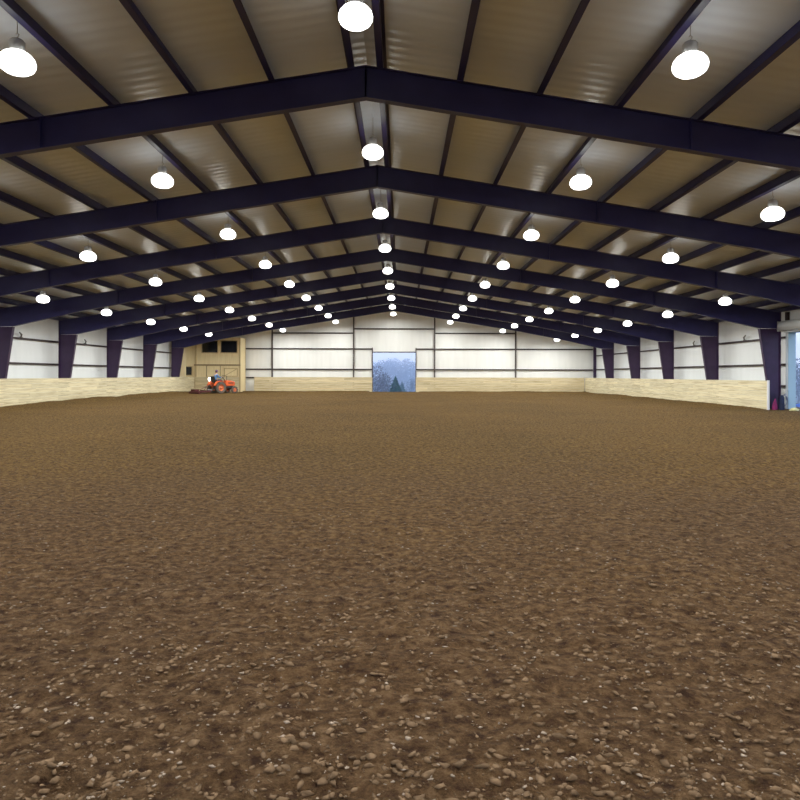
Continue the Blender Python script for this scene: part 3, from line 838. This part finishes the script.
# ------------------------------------------------------------------ clutter by the side door
def sack(name, x, y, z, w, d, h, mat, label, cat, lean=0, seed=0, top=.5):
    rng = random.Random(seed); m = MB(); prof = []
    n = 20; vs = []; fs = []; rows_ = 9
    for i in range(rows_):
        t = i/(rows_-1); k = (1-(1-top)*t**1.4)*(1 if t < .97 else .7)*(.86+.14*math.sin(min(1, t*3)*math.pi/2))
        for q in range(n):
            a = 2*math.pi*q/n; r = 1+.10*math.sin(3*a+5*t+seed)+.06*(rng.random()-.5)
            vs.append((math.cos(a)*w/2*k*r+lean*t, math.sin(a)*d/2*k*r, h*t+.02*math.sin(2*a)*t))
    for i in range(rows_-1):
        for q in range(n): fs.append((i*n+q, i*n+(q+1) % n, (i+1)*n+(q+1) % n, (i+1)*n+q))
    fs.append(list(range(n))[::-1]); fs.append([(rows_-1)*n+q for q in range(n)])
    m.add(vs, fs)
    root = m.build(name, mat, smooth=True); root.location = (x, y, z)
    tag(root, label, cat); return root
def gh(x, y): return float(ground_h(np.array([x]), np.array([y]))[0])
x, y = 17.62, 30.60
sack('feed_bag', x, y, gh(x, y)-.01, .27, .22, .50, M['magenta'], 'small magenta bag at the foot of the column by the side door', 'bag', .04, 2, .22)
x, y = 17.93, 30.55
sack('folded_blanket', x, y, gh(x, y)-.01, .24, .22, .66, M['navycloth'], 'dark blue cloth bundle against the column by the side door', 'blanket', .0, 4, .8)
x, y = 18.20, 30.05
sack('shavings_bag', x, y, gh(x, y)-.01, .36, .5, .13, M['yellow'], 'pale yellow bag lying flat at the side door sill', 'bag', .0, 6, .8)
m = MB(); pts = []
for k in range(26):
    a = k/25*2*math.pi*1.6; pts.append((18.12+.16*math.cos(a), 30.78-.004*k, .42+.30*math.sin(a)*.8))
m.tube(pts, .014, 6)
m.tube([(18.12, 30.70, .70), (18.2, 30.8, .71), (18.28, 30.85, .71)], .02, 6)
o = m.build('hose', M['hose'], smooth=True); tag(o, 'thin dark hose looped beside the side door jamb', 'hose')

# ------------------------------------------------------------------ outside
def hz_fn(X, Y):
    d = np.hypot(np.maximum(np.abs(X)-20, 0), np.maximum(np.maximum(Y-64, -12-Y), 0))
    return -.14-4.2*smooth((d-3)/40)+4.6*smooth((d-70)/80)+1.0*fr_noise(X, Y, .05, 3, 9)*smooth((d-60)/50)
def terrain(name, x0, x1, y0, y1, nx, ny, mat):
    xs = np.linspace(x0, x1, nx); ys = np.linspace(y0, y1, ny); X, Y = np.meshgrid(xs, ys); Z = hz_fn(X, Y)
    idx = np.arange(nx*ny).reshape(ny, nx)
    Fq = np.stack([idx[:-1, :-1].ravel(), idx[:-1, 1:].ravel(), idx[1:, 1:].ravel(), idx[1:, :-1].ravel()], 1)
    o = np_mesh(name, np.stack([X.ravel(), Y.ravel(), Z.ravel()], 1), Fq, mat); o['kind'] = 'structure'; o.data.shade_smooth()
terrain('ground_outside', -400, 400, -150, 420, 201, 191, M['grass'])
def gz_(x, Y): return float(hz_fn(np.array([x*1.0]), np.array([Y*1.0]))[0])
def leafy(m, c, r, n, s, rng, flat=1.0):
    for _ in range(n):
        v = Vector((rng.gauss(0, 1), rng.gauss(0, 1), rng.gauss(0, 1))).normalized()*r*rng.random()**.4; v.z *= flat
        p = Vector(c)+v; a = Vector((rng.gauss(0, 1), rng.gauss(0, 1), rng.gauss(0, 1))).normalized(); q = a.orthogonal().normalized(); w = a.cross(q)
        m.add([p-q*s, p+w*s*.6, p+q*s, p-w*s*.6], [(0, 1, 2, 3)])
def bare_tree(x, y, h, seed, leaf, label, spread=1.0, nleaf=900, z=None, group=None, name='bare_tree'):
    rng = random.Random(seed)
    z = z if z is not None else -.16
    root = empty(name, (x, y, z)); m = MB(); lf = MB()
    def br(p, d, l, r, lev):
        q = p+d*l; m.tube([p, p+d*l*.5+Vector((rng.uniform(-1, 1), rng.uniform(-1, 1), 0))*l*.05, q], [r, r*.8, r*.6], 5)
        if lev == 0:
            return
        for _ in range(3 if lev > 1 else 3):
            nd = (d+Vector((rng.uniform(-1, 1), rng.uniform(-1, 1), rng.uniform(-.2, .7)))*.75*spread).normalized()
            br(p+d*l*rng.uniform(.55, 1), nd, l*rng.uniform(.55, .75), r*.55, lev-1)
    br(Vector((0, 0, 0)), Vector((0, 0, 1)), h*.42, h*.022, 4)
    m.build('trunk', M['bark'], root, recalc=False)
    leafy(lf, (0, 0, h*.62), h*.36, nleaf, h*.022, rng, 1.05)
    lf.build('foliage', leaf, root, recalc=False)
    tag(root, label, 'tree', group); return root
def conifer(x, y, h, seed, label, z=-.16, group=None):
    rng = random.Random(seed); root = empty('conifer', (x, y, z)); m = MB()
    m.tube([(0, 0, 0), (0, 0, h*.97)], [h*.025, h*.004], 8); m.build('trunk', M['bark'], root)
    m = MB()
    for i in range(46):
        t = i/45; zc = h*(.06+.93*t); rad = h*.46*(1-t)**.85+.03
        for k in range(int(9+10*(1-t))):
            a = rng.random()*6.283; r = rad*rng.uniform(.7, 1.08)
            d = Vector((math.cos(a), math.sin(a), 0)); s = Vector((-d.y, d.x, 0)); drop = r*rng.uniform(.15, .45); wd = r*.16+.05
            p0 = Vector((0, 0, zc)); p1 = p0+d*r*.55+s*wd-Vector((0, 0, drop*.4)); p2 = p0+d*r-Vector((0, 0, drop)); p3 = p0+d*r*.55-s*wd-Vector((0, 0, drop*.4))
            m.add([p0, p1, p2, p3, p0-Vector((0, 0, wd))+d*r*.4], [(0, 1, 2), (0, 2, 3), (0, 4, 1), (1, 4, 2), (2, 4, 3), (3, 4, 0)])
    m.build('foliage', M['needles'], root, recalc=False)
    tag(root, label, 'tree', group); return root
# seen through the far doorway from (0.69, 0)
def through(px, Y): return .69+(px-401)/675*Y
def at(px, Y, top):      # a tree whose crown reaches the photo row `top`
    x = through(px, Y); g = gz_(x, Y)-.1
    return x, Y, EYE+(375-top)/675*Y-g, g
x, Y, h, g = at(395.5, 80, 375.5); conifer(x, Y, h, 3, 'dark green conifer standing outside the far doorway', g)
x, Y, h, g = at(402, 92, 381); conifer(x, Y, h, 5, 'small conifer just behind the dark green one outside the far doorway', g)
for px, Y, tp, sd, mt_, lab in ((376, 92, 365, 8, 'leaf', 'brownish leafless tree outside the far doorway on the office side'),
                          (382, 100, 374, 9, 'leaf', 'low brown leafless tree behind the tall one outside the far doorway'),
                          (388, 118, 379, 14, 'leaf2', 'low grey tree between the brown tree and the conifer outside'),
                          (412.5, 122, 378, 10, 'leaf2', 'thin grey tree outside the far doorway beside the conifer')):
    x, Y, h, g = at(px, Y, tp); bare_tree(x, Y, h, sd, M[mt_], lab, nleaf=800, z=g)
k = 0
pos = [(374, 190, 6.0), (379, 168, 5.2), (384, 196, 6.6), (389, 175, 6.0), (393, 205, 6.8), (398, 180, 6.0), (402, 170, 5.4), (407, 198, 6.6), (411, 176, 5.4), (416, 188, 6.2), (365, 185, 6.0), (424, 182, 6.2)]
protoT = bare_tree(0, 0, 6.0, 21, M['leaf2'], 'x', nleaf=1500, group='hazy trees on the far slope', name='distant_tree')
protoU = bare_tree(0, 0, 6.0, 33, M['leaf'], 'x', nleaf=1500, group='hazy trees on the far slope', name='distant_tree')
usedT = usedU = False
for i, (px, Y, h) in enumerate(pos):
    src = protoT if i % 2 == 0 else protoU
    if src is protoT and not usedT: o = src; usedT = True
    elif src is protoU and not usedU: o = src; usedU = True
    else: o = copy_tree(src)
    x = through(px, Y)
    o.location = (x, Y, gz_(x, Y)-.1); s = h/6.0; o.scale = (s*1.15, s*1.15, s); o.rotation_euler.z = i*1.3
    o['label'] = 'bluish hazy bare tree on the slope beyond the far doorway'
# outside the side door: tarp covered stack and trees beyond
root = empty('tarp_pile', (20.6, 32.2, gz_(20.6, 32.2)))
m = MB(); vs = []; n = 9
for i in range(n):
    for j in range(n):
        a = i/(n-1); c = j/(n-1); ed = min(a, 1-a, c, 1-c); vs.append((a*2.2-1.1, c*1.6-.8, .42*min(1, ed*5)**.5+.03*math.sin(9*a+5*c)))
fs = [(i*n+j, (i+1)*n+j, (i+1)*n+j+1, i*n+j+1) for i in range(n-1) for j in range(n-1)]
m.add(vs, fs); m.box(-1.09, 1.09, -.79, .79, -.02, .02); m.build('tarp', M['tarp'], root, smooth=True)
m = MB()
for q in range(3): m.box(-1.3, -1.12, -.7+q*.5, -.45+q*.5, 0, .22)
m.build('planks', M['crate'], root)
tag(root, 'blue tarp over a low pile outside the side door', 'tarp pile')
for i, (x, y, h) in enumerate(((60, 104, 9), (66, 96, 8), (70, 118, 9.5))):
    bare_tree(x, y, h, 50+i, M['leaf2'], 'hazy bare tree beyond the open side door', nleaf=900, z=gz_(x, y)-.1, group='trees beyond the side door')

# mist outside the far end
def mist(name, x0, x1, y0, y1, z0, z1, dens):
    m = bpy.data.materials.new(name); m.use_nodes = True; nt = m.node_tree
    for n in list(nt.nodes): nt.nodes.remove(n)
    out = nt.nodes.new('ShaderNodeOutputMaterial'); v = nt.nodes.new('ShaderNodeVolumeScatter')
    v.inputs['Color'].default_value = (.80, .88, 1, 1); v.inputs['Density'].default_value = dens; v.inputs['Anisotropy'].default_value = .2
    nt.links.new(v.outputs[0], out.inputs['Volume'])
    b = MB(); b.box(x0, x1, y0, y1, z0, z1); o = b.build(name, m)
    tag(o, 'bluish evening mist lying over the meadow and slope outside', 'mist', kind='stuff'); return o
mist('mist', -90, 120, YB+1.5, 215, -5, 11, .0095)

# ------------------------------------------------------------------ sky
w = bpy.data.worlds.new('evening_sky'); S.world = w; w.use_nodes = True
nt = w.node_tree; bg = nt.nodes['Background']
tc = nt.nodes.new('ShaderNodeTexCoord'); sp = nt.nodes.new('ShaderNodeSeparateXYZ'); nt.links.new(tc.outputs['Generated'], sp.inputs[0])
r = nt.nodes.new('ShaderNodeValToRGB'); e = r.color_ramp.elements
e[0].position = .0; e[0].color = (.70, .79, 1.0, 1); e[1].position = .6; e[1].color = (.35, .52, .95, 1)
nt.links.new(sp.outputs[2], r.inputs['Fac']); nt.links.new(r.outputs['Color'], bg.inputs['Color']); bg.inputs['Strength'].default_value = 1.9

# ------------------------------------------------------------------ camera
cam = bpy.data.cameras.new('camera'); co = bpy.data.objects.new('camera', cam); COL.objects.link(co)
co.location = (rx(76), 0, EYE)
co.rotation_mode = 'QUATERNION'
co.rotation_quaternion = (Matrix.Rotation(math.pi/2, 3, 'X') @ Matrix.Rotation(.0027, 3, 'Z')).to_quaternion()
cam.sensor_width = 36; cam.lens = 36*675/800; cam.shift_x = -1/800; cam.shift_y = -25/800; cam.clip_end = 1000; cam.clip_start = .05
S.camera = co
S.view_settings.view_transform = 'Standard'; S.view_settings.look = 'None'; S.view_settings.gamma = 1; S.view_settings.use_curve_mapping = False
S.view_settings.exposure = 0
c = S.cycles
c.max_bounces = 7; c.diffuse_bounces = 4; c.glossy_bounces = 3; c.transmission_bounces = 2; c.volume_bounces = 2; c.transparent_max_bounces = 4
c.sample_clamp_indirect = 4; c.caustics_reflective = False; c.caustics_refractive = False
c.use_denoising = True; c.use_light_tree = True
try: c.denoiser = 'OPENIMAGEDENOISE'
except Exception: pass
